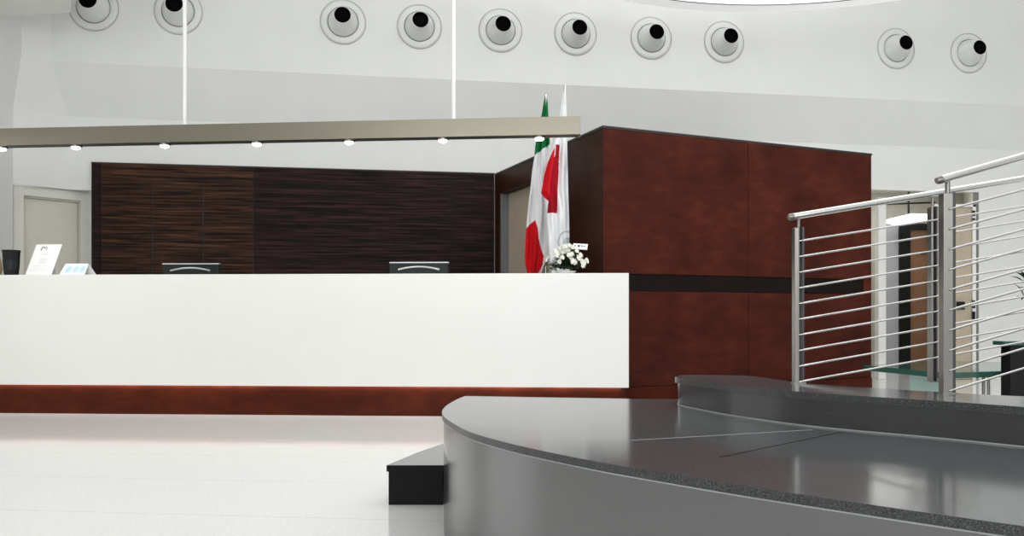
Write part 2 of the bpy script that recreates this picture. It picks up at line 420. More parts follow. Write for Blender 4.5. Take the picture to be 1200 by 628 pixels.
# ------------------------------------------------------------------ corridor at the right
bm = bmesh.new()
CY = 12.6
prism(bm, [(OPX0 - 0.3, CY), (OPX1 + 0.9, CY), (OPX1 + 0.9, CY + 0.1), (OPX0 - 0.3, CY + 0.1)], 0, 2.7)
prism(bm, [(OPX0 - 0.1, L(OPX0) + 0.1), (OPX0, L(OPX0) + 0.1), (OPX0, CY), (OPX0 - 0.1, CY)], 0, 2.7)
prism(bm, [(OPX1 + 0.02, L(OPX1) + 0.1), (OPX1 + 0.12, L(OPX1) + 0.12), (OPX1 + 0.9, CY), (OPX1 + 0.78, CY)], 0, 2.7)
prism(bm, [(OPX0 - 0.1, L(OPX0) + 0.1), (OPX1 + 0.12, L(OPX1) + 0.12), (OPX1 + 0.9, CY), (OPX0 - 0.1, CY)], 2.6, 2.7)
tag(finish('wall_corridor', bm, M['door_frame']), 'pale corridor walls seen through the opening at right', 'wall', kind='structure')

# white post of the opening
def at_depth(px, d): return (px - CX) / FPX * d
post = bmesh.new()
d = 10.75
prism(post, [(at_depth(1029.5, d), d), (at_depth(1038.5, d), d), (at_depth(1038.5, d), d + 0.12), (at_depth(1029.5, d), d + 0.12)], 0, EYE + (HY - 231) / FPX * d)
tag(finish('trim_2', post, M['white_paint'], bevel=0.006), 'white upright post at the left of the corridor opening', 'post', kind='structure')

# grey wall panel and brown door with black frame deeper in the corridor
d = 12.0
bm = bmesh.new()
prism(bm, [(at_depth(1034, d), d), (at_depth(1055, d), d), (at_depth(1055, d), d + 0.08), (at_depth(1034, d), d + 0.08)], 0, EYE + (HY - 264) / FPX * d)
tag(finish('wall_recess', bm, M['grey_wall']), 'blue-grey wall strip beside the brown corridor door', 'wall', kind='structure')
dc = empty('door_2', (at_depth(1053, d), d, 0))
zt2 = EYE + (HY - 262) / FPX * d
bm = bmesh.new()
def cb(px0, px1, z0, z1, y0, y1): prism(bm, [(at_depth(px0, d), d + y0), (at_depth(px1, d), d + y0), (at_depth(px1, d), d + y1), (at_depth(px0, d), d + y1)], z0, z1)
cb(1053, 1066, 0, zt2, -0.03, 0.10); cb(1089, 1096, 0, zt2, -0.03, 0.10); cb(1066, 1089, zt2 - 0.09, zt2, -0.03, 0.10)
finish('door_frame', bm, M['black'], dc, bevel=0.004)
bm = bmesh.new(); cb(1066.3, 1088.7, 0.005, zt2 - 0.095, 0.02, 0.06)
finish('door_panel', bm, M['brown_door'], dc, bevel=0.003)
bm = bmesh.new(); cb(1079, 1084, EYE + (HY - 297.5) / FPX * d, EYE + (HY - 296) / FPX * d, 0.0, 0.022)
finish('door_plate', bm, M['black'], dc)
tag(dc, 'brown door in a thick black frame down the corridor', 'door', kind='structure')

# glowing panel imitating a brightly lit patch of wall over the brown door
lb = empty('lit_wall_patch', ray(1040, 262, 11.8))
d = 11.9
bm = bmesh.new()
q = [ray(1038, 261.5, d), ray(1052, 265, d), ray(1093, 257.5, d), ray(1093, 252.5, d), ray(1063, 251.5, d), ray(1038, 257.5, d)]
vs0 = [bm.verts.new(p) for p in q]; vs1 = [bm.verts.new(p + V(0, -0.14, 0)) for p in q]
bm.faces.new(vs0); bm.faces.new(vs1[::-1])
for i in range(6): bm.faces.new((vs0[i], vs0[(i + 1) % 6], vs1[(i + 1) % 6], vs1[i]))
finish('patch_glow', bm, M['wall_glow'], lb)
bm = bmesh.new(); p = ray(1062, 251, d); tube(bm, [p + V(0, -0.07, 0), V(p.x, p.y - 0.07, 2.6)], 0.014, 8); tube(bm, [ray(1036, 240, d) + V(0, -0.07, 0), ray(1093, 238, d) + V(0, -0.07, 0)], 0.012, 8)
finish('hanger', bm, M['black'], lb)
lamp('corridor_fill', 'AREA', (5.1, 11.5, 2.57), 14, (1.0, 0.97, 0.92), 0.7, 0.5)  # added fill hidden above the opening to lighten the corridor
tag(lb, 'glowing panel standing in for lit wall above the brown corridor door', 'ceiling light')

# open beige door leaf at the right of the opening
d = 10.72
d3 = empty('door_3', (at_depth(1121, d), d, 0))
bm = bmesh.new()
def eb(px0, px1, z0, z1, y0, y1): prism(bm, [(at_depth(px0, d), d + y0), (at_depth(px1, d), d + y0), (at_depth(px1, d), d + y1), (at_depth(px0, d), d + y1)], z0, z1)
zl = EYE + (HY - 243) / FPX * d
eb(1096.5, 1139.5, 0.005, zl, 0.02, 0.06); finish('door_panel', bm, M['beige_panel'], d3, bevel=0.004)
bm = bmesh.new(); eb(1140, 1144, 0, zl + 0.04, 0.0, 0.08); eb(1097, 1144, zl + 0.005, zl + 0.04, 0.0, 0.08); finish('door_frame', bm, M['white_paint'], d3, bevel=0.004)
bm = bmesh.new(); eb(1144.2, 1147.5, 0, OPZ, 0.02, 0.08); finish('door_seal', bm, M['groove'], d3)
bm = bmesh.new(); eb(1121.5, 1130.5, EYE + (HY - 362.5) / FPX * d, EYE + (HY - 353.5) / FPX * d, -0.012, 0.022); finish('lock', bm, M['black'], d3, bevel=0.004)
for y0, y1 in ((247, 253), (256, 258), (352, 361), (365, 376)):
    bm = bmesh.new(); eb(1139.2, 1142, EYE + (HY - y1) / FPX * d, EYE + (HY - y0) / FPX * d, -0.02, 0.005); finish('hinge', bm, M['black'], d3)
tag(d3, 'beige door with black lock and hinges behind the railing posts', 'door', kind='structure')

# ------------------------------------------------------------------ dark streaked cabinet wall behind the counter
def panel_x(px):                                    # x on the cabinet front seen at this column
    k = (px - CX) / FPX
    return k * (9.0 + T * 4.437) / (1 - T * k)
def PF(x, off=0.0):
    return V(x, 9.0 + T * (x + 4.437), 0) - WALL_N * off
ZP = 2.411
cab = empty('wall_cabinet', PF(panel_x(107)))
def pboard(name, px0, px1, z0, z1, o0, o1, m, parent=cab, gap=0.0, bevel=0.0):
    bm = bmesh.new()
    a, b = panel_x(px0) + gap, panel_x(px1) - gap
    prism(bm, [PF(a, o0), PF(b, o0), PF(b, o1), PF(a, o1)], z0, z1)
    return finish(name, bm, m, parent, bevel=bevel)
pboard('back_board', 107, 579, 0, ZP - 0.01, 0.012, 0.029, M['black_edge'])
pboard('end_panel', 107, 118, 0, ZP, 0.0, 0.012, M['streak_red'], gap=0.001)
ztop = EYE + (HY - 217) / FPX * 9.0
pboard('top_panel', 118, 297, ztop + 0.003, ZP, 0.0, 0.012, M['streak'], gap=0.001)
for a, b in ((118, 178.5), (178.5, 238), (238, 297)):
    pboard('cabinet_door', a, b, 0.08, ztop - 0.003, 0.0, 0.012, M['streak'], gap=0.006)
pboard('wide_panel', 297, 579.3, 0, ZP, 0.0, 0.012, M['streak_red'], gap=0.002)
pboard('top_trim', 107, 579.5, ZP - 0.0, ZP + 0.012, -0.004, 0.029, M['black_edge'])
tag(cab, 'dark wood cabinet wall with fine horizontal streaks behind the counter', 'cabinet')

# ------------------------------------------------------------------ mahogany room block
A = V(-0.194, 9.69, 0); B = V(0.773, 7.224, 0); C = V(3.57, 8.479, 0)
ZB = 2.411
blk = empty('mahogany_partition', B)
dAB = (B - A).normalized(); lAB = (B - A).length; nAB = V(-dAB.y, dAB.x, 0)   # inwards
dBC = (C - B).normalized(); lBC = (C - B).length
def ab(t): return A + (B - A) * t
zl = 2.167
t0, t1 = 0.055, 0.585
def wallAB(name, ta, tb, z0, z1, o0, o1, m, bevel=0.0):
    bm = bmesh.new(); slab(bm, ab(ta), ab(tb), z0, z1, o0, o1); return finish(name, bm, m, blk, bevel=bevel)
inn = 0.1 if nAB.x > 0 else -0.1
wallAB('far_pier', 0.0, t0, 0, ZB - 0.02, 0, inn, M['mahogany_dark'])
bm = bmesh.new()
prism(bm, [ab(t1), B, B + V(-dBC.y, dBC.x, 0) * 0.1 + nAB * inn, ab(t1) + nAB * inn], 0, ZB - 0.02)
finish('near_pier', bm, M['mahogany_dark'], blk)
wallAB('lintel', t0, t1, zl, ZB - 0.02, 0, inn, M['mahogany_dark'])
wallAB('door_jamb', t0 + 0.002, t0 + 0.012, 0, zl - 0.002, inn * 0.1, inn * 1.3, M['groove'])
dd = wallAB('sliding_door', t0 + 0.012, t1, 0.01, zl - 0.004, inn * 1.0, inn * 1.35, M['beige_panel'])
# long front: two boards above, the dark band, two boards below, plinth
def bc(t): return B + (C - B) * t
sg = 0.1
nBC = V(-dBC.y, dBC.x, 0)
MITRE = B + nBC * 0.1 + nAB * inn
def wallBC(name, ta, tb, z0, z1, o0, o1, m, bevel=0.0):
    bm = bmesh.new()
    if ta == 0.0: prism(bm, [B + nBC * o0, bc(tb) + nBC * o0, bc(tb) + nBC * o1, MITRE], z0, z1)
    else: slab(bm, bc(ta), bc(tb), z0, z1, o0, o1)
    return finish(name, bm, m, blk, bevel=bevel)
ts = 0.50
zb0, zb1 = 1.0125, 1.166
for z0, z1 in ((zb1, ZB - 0.02), (0.19, zb0)):
    wallBC('front_board', 0.0, ts - 0.0007, z0, z1, 0, sg, M['mahogany'])
    wallBC('front_board', ts + 0.0007, 1.0, z0, z1, 0, sg, M['mahogany'])
wallBC('dark_band', 0.012, 1.0, zb0 + 0.004, zb1 - 0.004, 0.012, sg, M['band'])
wallBC('band_edge', 0.012, 1.0, zb1 - 0.004, zb1, -0.004, sg * 0.9, M['mahogany'])
wallBC('band_corner', 0.0, 0.012, zb0, zb1, 0.0, sg, M['mahogany'])
wallBC('plinth', 0.0, 1.0, 0, 0.186, -0.012, sg, M['plinth'], 0.003)
bm = bmesh.new()
Cb = C - dAB * 1.75
slab(bm, C, Cb, 0, ZB - 0.02, 0.0, 0.1); finish('end_wall', bm, M['mahogany'], blk)
bm = bmesh.new()
cap = [A + dAB * -0.0 - nAB * 0.006 * (1 if inn > 0 else -1), B - dBC * 0.006 + dAB * 0.004, C + dBC * 0.006 + V(0.002, -0.004, 0), Cb + dBC * 0.006, V(A.x + 0.12, A.y + 0.0, 0)]
prism(bm, cap, ZB - 0.02, ZB); finish('roof_cap', bm, M['black_edge'], blk)
tag(blk, 'tall mahogany panelled room block with a dark horizontal band', 'partition')

# ------------------------------------------------------------------ reception counter
ca = V(-4.18, 6.97, 0); cdir = V(1, -0.061, 0).normalized(); cn = V(-cdir.y, cdir.x, 0)    # cn points away from the camera
XL, XR = -6.9 + 1.9, 0.912
def cp(x, off=0.0):
    s = (x - ca.x) / cdir.x
    return ca + cdir * s + cn * off
ZK = 1.134
cnt = empty('reception_counter', cp(-1.5))
def cboard(name, x0, x1, z0, z1, o0, o1, m, bevel=0.0):
    bm = bmesh.new(); prism(bm, [cp(x0, o0), cp(x1, o0), cp(x1, o1), cp(x0, o1)], z0, z1)
    return finish(name, bm, m, cnt, bevel=bevel)
cboard('front_panel', XL, XR, 0.238, ZK, 0.0, 0.03, M['white_lacquer'], 0.004)
cboard('top_ledge', XL, XR, ZK - 0.04, ZK - 0.0005, 0.03, 0.36, M['white_lacquer'])
cboard('plinth', XL, XR - 0.02, 0.0, 0.30, 0.045, 0.36, M['plinth'], 0.002)
cboard('light_strip', XL + 0.02, XR - 0.06, 0.240, 0.248, 0.0305, 0.0425, M['led'])
cboard('desk_worktop', XL, 0.15, 0.70, 0.74, 0.36, 0.78, M['white_lacquer'])
cboard('end_panel', XR - 0.06, XR, 0.238, ZK - 0.04, 0.03, 0.36, M['white_lacquer'])
cboard('desk_back', XL, 0.15, 0.0, 0.70, 0.30, 0.36, M['white_lacquer'])
cboard('desk_support', 0.05, 0.11, 0.0, 0.70, 0.36, 0.76, M['white_lacquer'])
cboard('desk_support', -2.2, -2.14, 0.0, 0.70, 0.36, 0.76, M['white_lacquer'])
tag(cnt, 'long plain white reception counter on a glowing mahogany plinth', 'reception counter')

# ------------------------------------------------------------------ stainless beam with downlights on white rods
ba = V(0.496, 6.2, 0); bdir = V(1, -0.092, 0).normalized(); bn = V(-bdir.y, bdir.x, 0)
def bpnt(x, off=0.0, z=0.0):
    p = ba + bdir * ((x - ba.x) / bdir.x) + bn * off; return V(p.x, p.y, z)
ZB0, ZB1 = 2.12, 2.251
beam = empty('light_beam', bpnt(-1.7, 0.05, ZB0))
bm = bmesh.new()
prof = [(0, ZB0), (0, ZB1), (0.11, ZB1), (0.11, ZB0), (0.104, ZB0), (0.104, ZB0 + 0.012), (0.006, ZB0 + 0.012), (0.006, ZB0)]
XA, XB = -4.9, 0.496
va = [bm.verts.new(bpnt(XA, o, z)) for o, z in prof]; vb = [bm.verts.new(bpnt(XB, o, z)) for o, z in prof]
for i in range(8): bm.faces.new((va[i], va[(i + 1) % 8], vb[(i + 1) % 8], vb[i]))
bm.faces.new(va); bm.faces.new(vb[::-1])
finish('channel', bm, M['steel_beam'], beam)
bm = bmesh.new()
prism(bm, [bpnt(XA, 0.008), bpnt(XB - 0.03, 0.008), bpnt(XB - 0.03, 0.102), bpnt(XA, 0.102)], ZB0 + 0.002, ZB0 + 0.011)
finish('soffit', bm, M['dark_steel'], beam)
def beam_x(px, off):
    k = (px - CX) / FPX
    # solve p.x = k * p.y on the line with offset
    o = ba + bn * off; m = bdir.y / bdir.x
    return k * (o.y - m * o.x) / (1 - k * m)
for px in (2, 89, 193, 301, 409, 519, 632):
    x = beam_x(px, 0.055)
    o = ba + bn * 0.055; c = V(x, o.y + bdir.y / bdir.x * (x - o.x), ZB0)
    bm = bmesh.new(); lathe(bm, c + V(0, 0, 0.003), V(0, 0, -1), [(0.0, 0), (0.046, 0), (0.046, 0.012), (0.036, 0.018), (0.0, 0.018)], 24)
    f = finish('downlight', bm, M['steel'], beam, smooth=True)
    bm = bmesh.new(); lathe(bm, c + V(0, 0, -0.0155), V(0, 0, -1), [(0.0, 0), (0.034, 0), (0.030, 0.010), (0.018, 0.016), (0.0, 0.018)], 20)
    finish('lens', bm, M['glow'], f, smooth=True)
    lamp('downlight_spot', 'SPOT', c + V(0, 0, -0.05), 11, (1, 0.93, 0.82), 0.03, spot=math.radians(110))
for px in (216.5, 531.5):
    x = beam_x(px, 0.055); o = ba + bn * 0.055; y = o.y + bdir.y / bdir.x * (x - o.x)
    bm = bmesh.new(); tube(bm, [(x, y, ZB1 - 0.002), (x, y, CEIL)], 0.0145, 16); 
    lathe(bm, (x, y, ZB1), V(0, 0, 1), [(0, 0), (0.024, 0), (0.024, 0.012), (0.0, 0.012)], 20)
    finish('hanger_rod', bm, M['white_paint'], beam, smooth=True)
tag(beam, 'brushed steel light beam with downlights hung on white rods above the counter', 'light fixture')

# ------------------------------------------------------------------ air nozzles on the upper wall
noz_px = [(110, 9), (209, 13.5), (402, 26), (491.5, 31.5), (586.5, 36), (674.5, 40), (763, 45), (848.5, 49.5), (1050, 57), (1135, 62.5)]
noz_lab = ['white air nozzle with black mouth touching the bulkhead at upper left',
           'white air nozzle partly behind the left hanging rod of the beam',
           'white air nozzle about midway between the two hanging rods, left of a close pair',
           'white air nozzle just left of the right hanging rod',
           'white air nozzle just right of the right hanging rod',
           'white air nozzle above the tips of the two flags',
           'white air nozzle above the near corner of the mahogany block',
           'white air nozzle directly under the skylight ring',
           'white air nozzle above the right end of the mahogany block',
           'rightmost white air nozzle, above the steel railing']
def upper_pt(px, py):
    k = (px - CX) / FPX
    x = k * (8.80 + T * 4.437) / (1 - T * k)
    return ray(px, py, U(x))
naxis = (WALL_N + V(0, 0, 0.06)).normalized()
def build_nozzle():
    r = empty('air_nozzle')
    W = WALL_N
    bm = bmesh.new(); lathe(bm, (0, 0, 0), W, [(0.168, 0.0), (0.168, 0.014), (0.20, 0.020), (0.222, 0.016), (0.234, 0.008), (0.238, 0.0)], 48)
    finish('flange', bm, M['nozzle'], r, smooth=True)
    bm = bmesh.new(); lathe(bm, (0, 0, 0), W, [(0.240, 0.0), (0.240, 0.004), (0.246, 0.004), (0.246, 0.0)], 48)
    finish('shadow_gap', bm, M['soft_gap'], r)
    bm = bmesh.new(); lathe(bm, (0, 0, 0), W, [(0.0, 0.001), (0.169, 0.001)], 48)
    finish('inner_groove', bm, M['groove'], r)
    bm = bmesh.new(); lathe(bm, (0, 0, 0), naxis, [(0.160, 0.002), (0.157, 0.03), (0.140, 0.070), (0.112, 0.13), (0.094, 0.185), (0.091, 0.198), (0.088, 0.200), (0.086, 0.198)], 48)
    finish('nozzle_cone', bm, M['nozzle'], r, smooth=True)
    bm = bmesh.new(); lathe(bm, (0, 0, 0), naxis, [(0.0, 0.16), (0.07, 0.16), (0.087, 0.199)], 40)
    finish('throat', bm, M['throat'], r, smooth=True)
    return r
proto = build_nozzle()
for i, (px, py) in enumerate(noz_px):
    if i == 0: o = proto
    else:
        o = proto.copy(); COL.objects.link(o)
        for ch in list(proto.children):
            c = ch.copy(); COL.objects.link(c); c.parent = o
    o.location = upper_pt(px, py) + WALL_N * 0.001
    tag(o, noz_lab[i], 'air nozzle', 'air nozzles along the upper wall')

# ------------------------------------------------------------------ granite platform, upper step, small step
ZPL, ZUP = 0.44, 0.552
rim_px = [(545, 464), (536, 467.5), (528.6, 471.5), (522.5, 475.5), (519, 479.3), (517.7, 482.5), (518.3, 485.5), (520.8, 488.8), (524.8, 492), (540, 501.6), (557, 508.8), (595.5, 519.3), (633.7, 528),
          (700, 541.2), (745, 548.8), (853, 566.5), (940, 579.5), (1070, 598.5), (1200, 616.5)]
rim = [on_level(x, y, ZPL) for x, y in rim_px]
def smooth_open(pts, n=2):
    pts = [Vector((p[0], p[1])) for p in pts]
    for _ in range(n):
        out = [pts[0]]
        for i in range(len(pts) - 1):
            a, b = pts[i], pts[i + 1]
            if i > 0: out.append(a * 0.75 + b * 0.25)
            if i < len(pts) - 2: out.append(a * 0.25 + b * 0.75)
        out.append(pts[-1]); pts = out
    return pts
curve = smooth_open(rim, 3)
curve += [Vector((1.02, 1.365)), Vector((1.6, 0.98)), Vector((2.2, 0.64)), Vector((2.9, 0.30))]
back = [Vector((2.9, 3.42)), Vector((0.508, 3.705))]
plat_poly = [Vector((p[0], p[1])) for p in curve] + back

def inset_poly(poly, d):
    n = len(poly); out = []
    area = sum(poly[i].x * poly[(i + 1) % n].y - poly[(i + 1) % n].x * poly[i].y for i in range(n))
    s = 1 if area > 0 else -1
    for i in range(n):
        a, b, c = poly[i - 1], poly[i], poly[(i + 1) % n]
        e1 = (b - a).normalized(); e2 = (c - b).normalized()
        n1 = Vector((-e1.y, e1.x)) * s; n2 = Vector((-e2.y, e2.x)) * s
        m = (n1 + n2); m = m.normalized() if m.length > 1e-6 else n1
        out.append(b + m * (d / max(0.5, m.dot(n1))))
    return out
plat = empty('granite_platform', (0.6, 2.4, 0))
bm = bmesh.new(); prism(bm, inset_poly(plat_poly, 0.007), 0.0, ZPL - 0.021)
finish('riser', bm, M['granite_riser'], plat, smooth=True)
bm = bmesh.new(); prism(bm, inset_poly(plat_poly, 0.003), ZPL - 0.025, ZPL - 0.0205)
finish('joint_line', bm, M['caulk'], plat, smooth=True)
bm = bmesh.new(); fs = prism(bm, plat_poly, ZPL - 0.021, ZPL)
for f in fs[2:]: f.material_index = 1
def strip(bm, p, q, w, z, mi):
    p = Vector((p[0], p[1])); q = Vector((q[0], q[1])); d = (q - p).normalized(); n = Vector((-d.y, d.x)) * w / 2
    quad(bm, [(*(p - n), z), (*(q - n), z), (*(q + n), z), (*(p + n), z)], mi)
strip(bm, on_level(740, 516, ZPL), on_level(952, 503.6, ZPL), 0.007, ZPL + 0.0004, 2)
strip(bm, on_level(843, 536, ZPL), on_level(985, 506.5, ZPL), 0.007, ZPL + 0.0004, 3)
finish('top_slab', bm, [M['granite'], M['granite_edge'], M['caulk'], M['dark_joint']], plat, smooth=True)
tag(plat, 'wide curved platform of polished dark granite filling the foreground', 'platform')

up_px = [(880, 440.4), (835, 439.3), (803, 439.0), (793, 440.2), (790.5, 441.2), (792.5, 442.4), (800, 443.6), (816.7, 446), (850, 450.6), (880, 453.6), (933, 458.8), (1000, 463.6), (1068, 467.6), (1133, 471.9), (1200, 476.8)]
upr = [on_level(x, y, ZUP) for x, y in up_px]
ucurve = [Vector((upr[0].x, upr[0].y))] + smooth_open(upr[1:], 2)
ucurve += [Vector((1.55, 2.16)), Vector((1.8, 1.95)), Vector((2.2, 1.72)), Vector((2.7, 1.5))]
ub = [Vector((2.7, 1.9)), Vector((1.95, 2.28))] + [Vector(on_level(x, y, ZUP)[:2]) for x, y in ((1200, 464.5), (1110, 460), (1023.6, 454.5), (976, 451.8), (931, 447.6))]
up_poly = ucurve + ub
upo = empty('granite_upper_step', (1.2, 2.7, ZPL))
bm = bmesh.new(); prism(bm, inset_poly(up_poly, 0.012), ZPL + 0.0005, ZUP - 0.022)
finish('riser', bm, M['granite_riser_dark'], upo, smooth=True)
bm = bmesh.new(); prism(bm, inset_poly(up_poly, 0.009), ZPL + 0.0006, ZPL + 0.004)
finish('joint_line', bm, M['caulk'], upo, smooth=True)
bm = bmesh.new(); fs = prism(bm, up_poly, ZUP - 0.022, ZUP)
for f in fs[2:]: f.material_index = 1
finish('top_slab', bm, [M['granite'], M['granite_edge']], upo, smooth=True)
tag(upo, 'crescent upper granite step under the steel railing', 'step')

st = empty('granite_step', (-0.4, 3.7, 0))
sp = [Vector(p) for p in [(-0.53, 3.604), (-0.492, 3.74), (-0.435, 3.95), (-0.335, 4.235), (-0.21, 4.48), (0.4, 4.40), (0.4, 3.80), (-0.16, 3.90), (-0.235, 3.86), (-0.275, 3.73), (-0.287, 3.604)]]
bm = bmesh.new(); prism(bm, inset_poly(sp, 0.006), 0, 0.142); finish('riser', bm, M['granite_black'], st)
bm = bmesh.new(); fs = prism(bm, sp, 0.142, 0.169)
for f in fs[2:]: f.material_index = 1
finish('top_slab', bm, [M['granite'], M['granite_black']], st)
tag(st, 'low black granite step beside the platform nose on the white floor', 'step')

# ------------------------------------------------------------------ steel railings
def railing(name, label, d0, px_post, post_w, gap_px, top_y, rail_l, rail_slope, bars_y, s_top, s_bot, ext_px, dslope, post_px, second_post=None):
    """d0: distance of the first post; dslope: how the rail recedes to the right"""
    r = empty(name, (ray(px_post, 0, d0).x, d0, ZUP))
    def depth(px): 
        k = (px - CX) / FPX; k0 = (px_post - CX) / FPX
        x0 = k0 * d0
        return (d0 - dslope * x0) / (1 - dslope * k)
    def P(px, py, off=0.0):
        p = ray(px, py, depth(px)); return p + V(0, off, 0)
    # handrail
    bm = bmesh.new(); a = P(rail_l[0], rail_l[1]); b = P(ext_px, rail_l[1] + rail_slope * (ext_px - rail_l[0]))
    hr = post_px['rail_r']; u = (b - a).normalized()
    tube(bm, [a, b], hr, 20)
    finish('handrail', bm, M['chrome'], r, smooth=True)
    bm = bmesh.new(); lathe(bm, a + u * 0.002, -u, [(hr * 1.06, -0.012), (hr * 1.06, 0.0), (hr * 0.8, 0.007), (0, 0.010)], 20)
    finish('end_cap', bm, M['steel'], r, smooth=True)
    # posts: two flat plates with a rod between carrying the handrail
    def plates(l0, l1, d0_, d1_, rod0, rod1, yt):
        zt = P((l0 + l1) / 2, yt).z
        dp = depth((l0 + d1_) / 2)
        bm = bmesh.new()
        for (p0, p1, y0, y1) in ((l0, l1, 0.0, 0.035),):
            x0, x1 = at_depth(p0, dp), at_depth(p1, dp)
            prism(bm, [(x0, dp + y0), (x1, dp + y0), (x1, dp + y1), (x0, dp + y1)], ZUP, zt)
        pm = finish('post', bm, M['steel'], r, bevel=0.0015)
        bm = bmesh.new(); x0, x1 = at_depth(d0_, dp), at_depth(d1_, dp)
        prism(bm, [(x0, dp + 0.004), (x1, dp + 0.004), (x1, dp + 0.035), (x0, dp + 0.035)], ZUP, zt + 0.002)
        finish('post_plate', bm, M['dark_steel'] if d1_ - d0_ < 5 else M['steel'], pm)
        bm = bmesh.new(); xr = at_depth((rod0 + rod1) / 2, dp); rr = at_depth(CX + (rod1 - rod0) / 2, dp)
        zr = P((rod0 + rod1) / 2, rail_l[1] + rail_slope * ((rod0 + rod1) / 2 - rail_l[0])).z
        tube(bm, [(xr, dp + 0.017, ZUP), (xr, dp + 0.017, zr)], rr, 12)
        finish('post_rod', bm, M['steel'], pm, smooth=True)
        bm = bmesh.new(); x0, x1 = at_depth(l0, dp), at_depth(d1_, dp)
        prism(bm, [(x0 - 0.004, dp - 0.004), (x1 + 0.004, dp - 0.004), (x1 + 0.004, dp + 0.04), (x0 - 0.004, dp + 0.04)], ZUP, ZUP + 0.003)
        finish('foot_plate', bm, M['steel'], pm)
        return pm
    plates(*post_px['plates'], post_px['top'])
    if second_post: plates(*second_post)
    nb = len(bars_y)
    for i, y in enumerate(bars_y):
        s = s_top + (s_bot - s_top) * i / (nb - 1)
        bm = bmesh.new(); tube(bm, [P(px_post, y - s * (px_post - post_px['plates'][3]), 0.0), P(ext_px, y + s * (ext_px - post_px['plates'][3]))], post_px['bar_r'], 10)
        finish('bar', bm, M['chrome'], r, smooth=True)
    tag(r, label, 'railing', 'steel railings on the granite step')
    return r
railing('railing', 'farther steel railing whose first post stands at left in front of mahogany', 3.14, 936, 0, 0, 266, (925.5, 254.5), -0.1655,
        [283.6 + 18.35 * i for i in range(10)], -0.161, -0.184, 1330, 0.107,
        {'rail_r': 0.0118, 'plates': (931.5, 936.5, 940.5, 943, 936, 939.4), 'top': 266.5, 'bar_r': 0.0036}, second_post=(1091.6, 1093.4, 1097.6, 1099.4, 1093.8, 1097, 242))
railing('railing', 'nearer steel railing whose thick post stands by the beige door', 2.72, 1112, 0, 0, 232, (1099, 211.5), -0.2845,
        [247.6 + 23.72 * i for i in range(10)], -0.283, -0.330, 1330, 0.10,
        {'rail_r': 0.0122, 'plates': (1106, 1117, 1117.2, 1120.8, 1110.8, 1116.4), 'top': 226, 'bar_r': 0.0036})

# ------------------------------------------------------------------ flags
def flag(name, label, depth, rows, colour, mats, ripples, thick, pole_px, seed):
    r = empty(name, (ray(pole_px, 300, depth).x, depth, 0))
    bm = bmesh.new(); n = 180; rnd = random.Random(seed)
    rings = []; ys = [rw[0] for rw in rows]
    yy = []
    y = ys[0]
    while y < ys[-1]: yy.append(y); y += 0.8
    yy.append(ys[-1])
    def interp(y, k):
        for a, b in zip(rows, rows[1:]):
            if a[0] <= y <= b[0]:
                t = (y - a[0]) / (b[0] - a[0]); t2 = t
                return a[k] + (b[k] - a[k]) * t2
        return rows[-1][k]
    ph = [rnd.uniform(0, 6.28) for _ in range(4)]
    for y in yy:
        l, rt = interp(y, 1), interp(y, 2); c, hw = (l + rt) / 2, (rt - l) / 2
        ring = []
        for k in range(n):
            a = 2 * math.pi * k / n
            u = math.cos(a)
            w = min(1.0, hw / 9.0)
            dy = math.sin(a) * thick * w
            dy += (math.sin(u * ripples + ph[0] + y * 0.018) * 0.022 + math.sin(u * ripples * 1.9 + ph[1] - y * 0.03) * 0.010 + math.sin(y * 0.12 + u * 3 + ph[2]) * 0.006) * w * (1 if math.sin(a) < 0 else -0.3)
            p = ray(c + hw * u, y, depth); p.y += dy
            ring.append((bm.verts.new(p), c + hw * u, y))
        rings.append(ring)
    for a, b in zip(rings, rings[1:]):
        for k in range(n):
            j = (k + 1) % n
            f = bm.faces.new((a[k][0], a[j][0], b[j][0], b[k][0]))
            f.material_index = colour((a[k][1] + a[j][1] + b[k][1] + b[j][1]) / 4, (a[k][2] + b[k][2]) / 2)
    bm.faces.new([v[0] for v in rings[0]][::-1]); bm.faces.new([v[0] for v in rings[-1]])
    finish('flag_cloth', bm, mats, r, smooth=True)
    bm = bmesh.new(); top = ray(pole_px, rows[0][0] + 1, depth)
    tube(bm, [(top.x, depth, 0.03), (top.x, depth, top.z)], 0.011, 10)
    finish('pole', bm, M['chrome'], r, smooth=True)
    bm = bmesh.new(); lathe(bm, (top.x, depth, 0), V(0, 0, 1), [(0, 0), (0.14, 0), (0.14, 0.015), (0.03, 0.035), (0.02, 0.10), (0, 0.10)], 28)
    finish('stand', bm, M['steel'], r, smooth=True)
    tag(r, label, 'flag', 'flags by the mahogany block')
    return r
def inside(x, y, poly):
    c = False; n = len(poly)
    for i in range(n):
        x0, y0 = poly[i]; x1, y1 = poly[(i + 1) % n]
        if (y0 > y) != (y1 > y) and x < (x1 - x0) * (y - y0) / (y1 - y0) + x0: c = not c
    return c
red_low = [(600, 275), (617, 268), (622, 262), (627, 258.5), (630, 268), (631, 280), (634, 292), (637, 300), (635.5, 311), (631, 320), (630, 420), (600, 420)]
def it_col(x, y):
    if y < 183 - (x - 626) * 0.72: return 0
    if inside(x, y, red_low): return 2
    return 1
flag('flag', 'green white and red flag hanging furled, left of the white flag', 7.78,
     [(109, 639.2, 640.4), (120, 637, 641.8), (133, 635, 642.5), (150, 631, 643.5), (170, 627.3, 644.5), (185, 626, 645), (200, 623.5, 647), (220, 621.5, 649), (240, 619, 650), (260, 617, 650), (280, 616, 649), (300, 615, 647), (312, 616, 641), (322, 618.5, 637), (400, 622, 634)],
     it_col, [M['flag_green'], M['flag_white'], M['flag_red']], 7.0, 0.05, 639.6, 1)
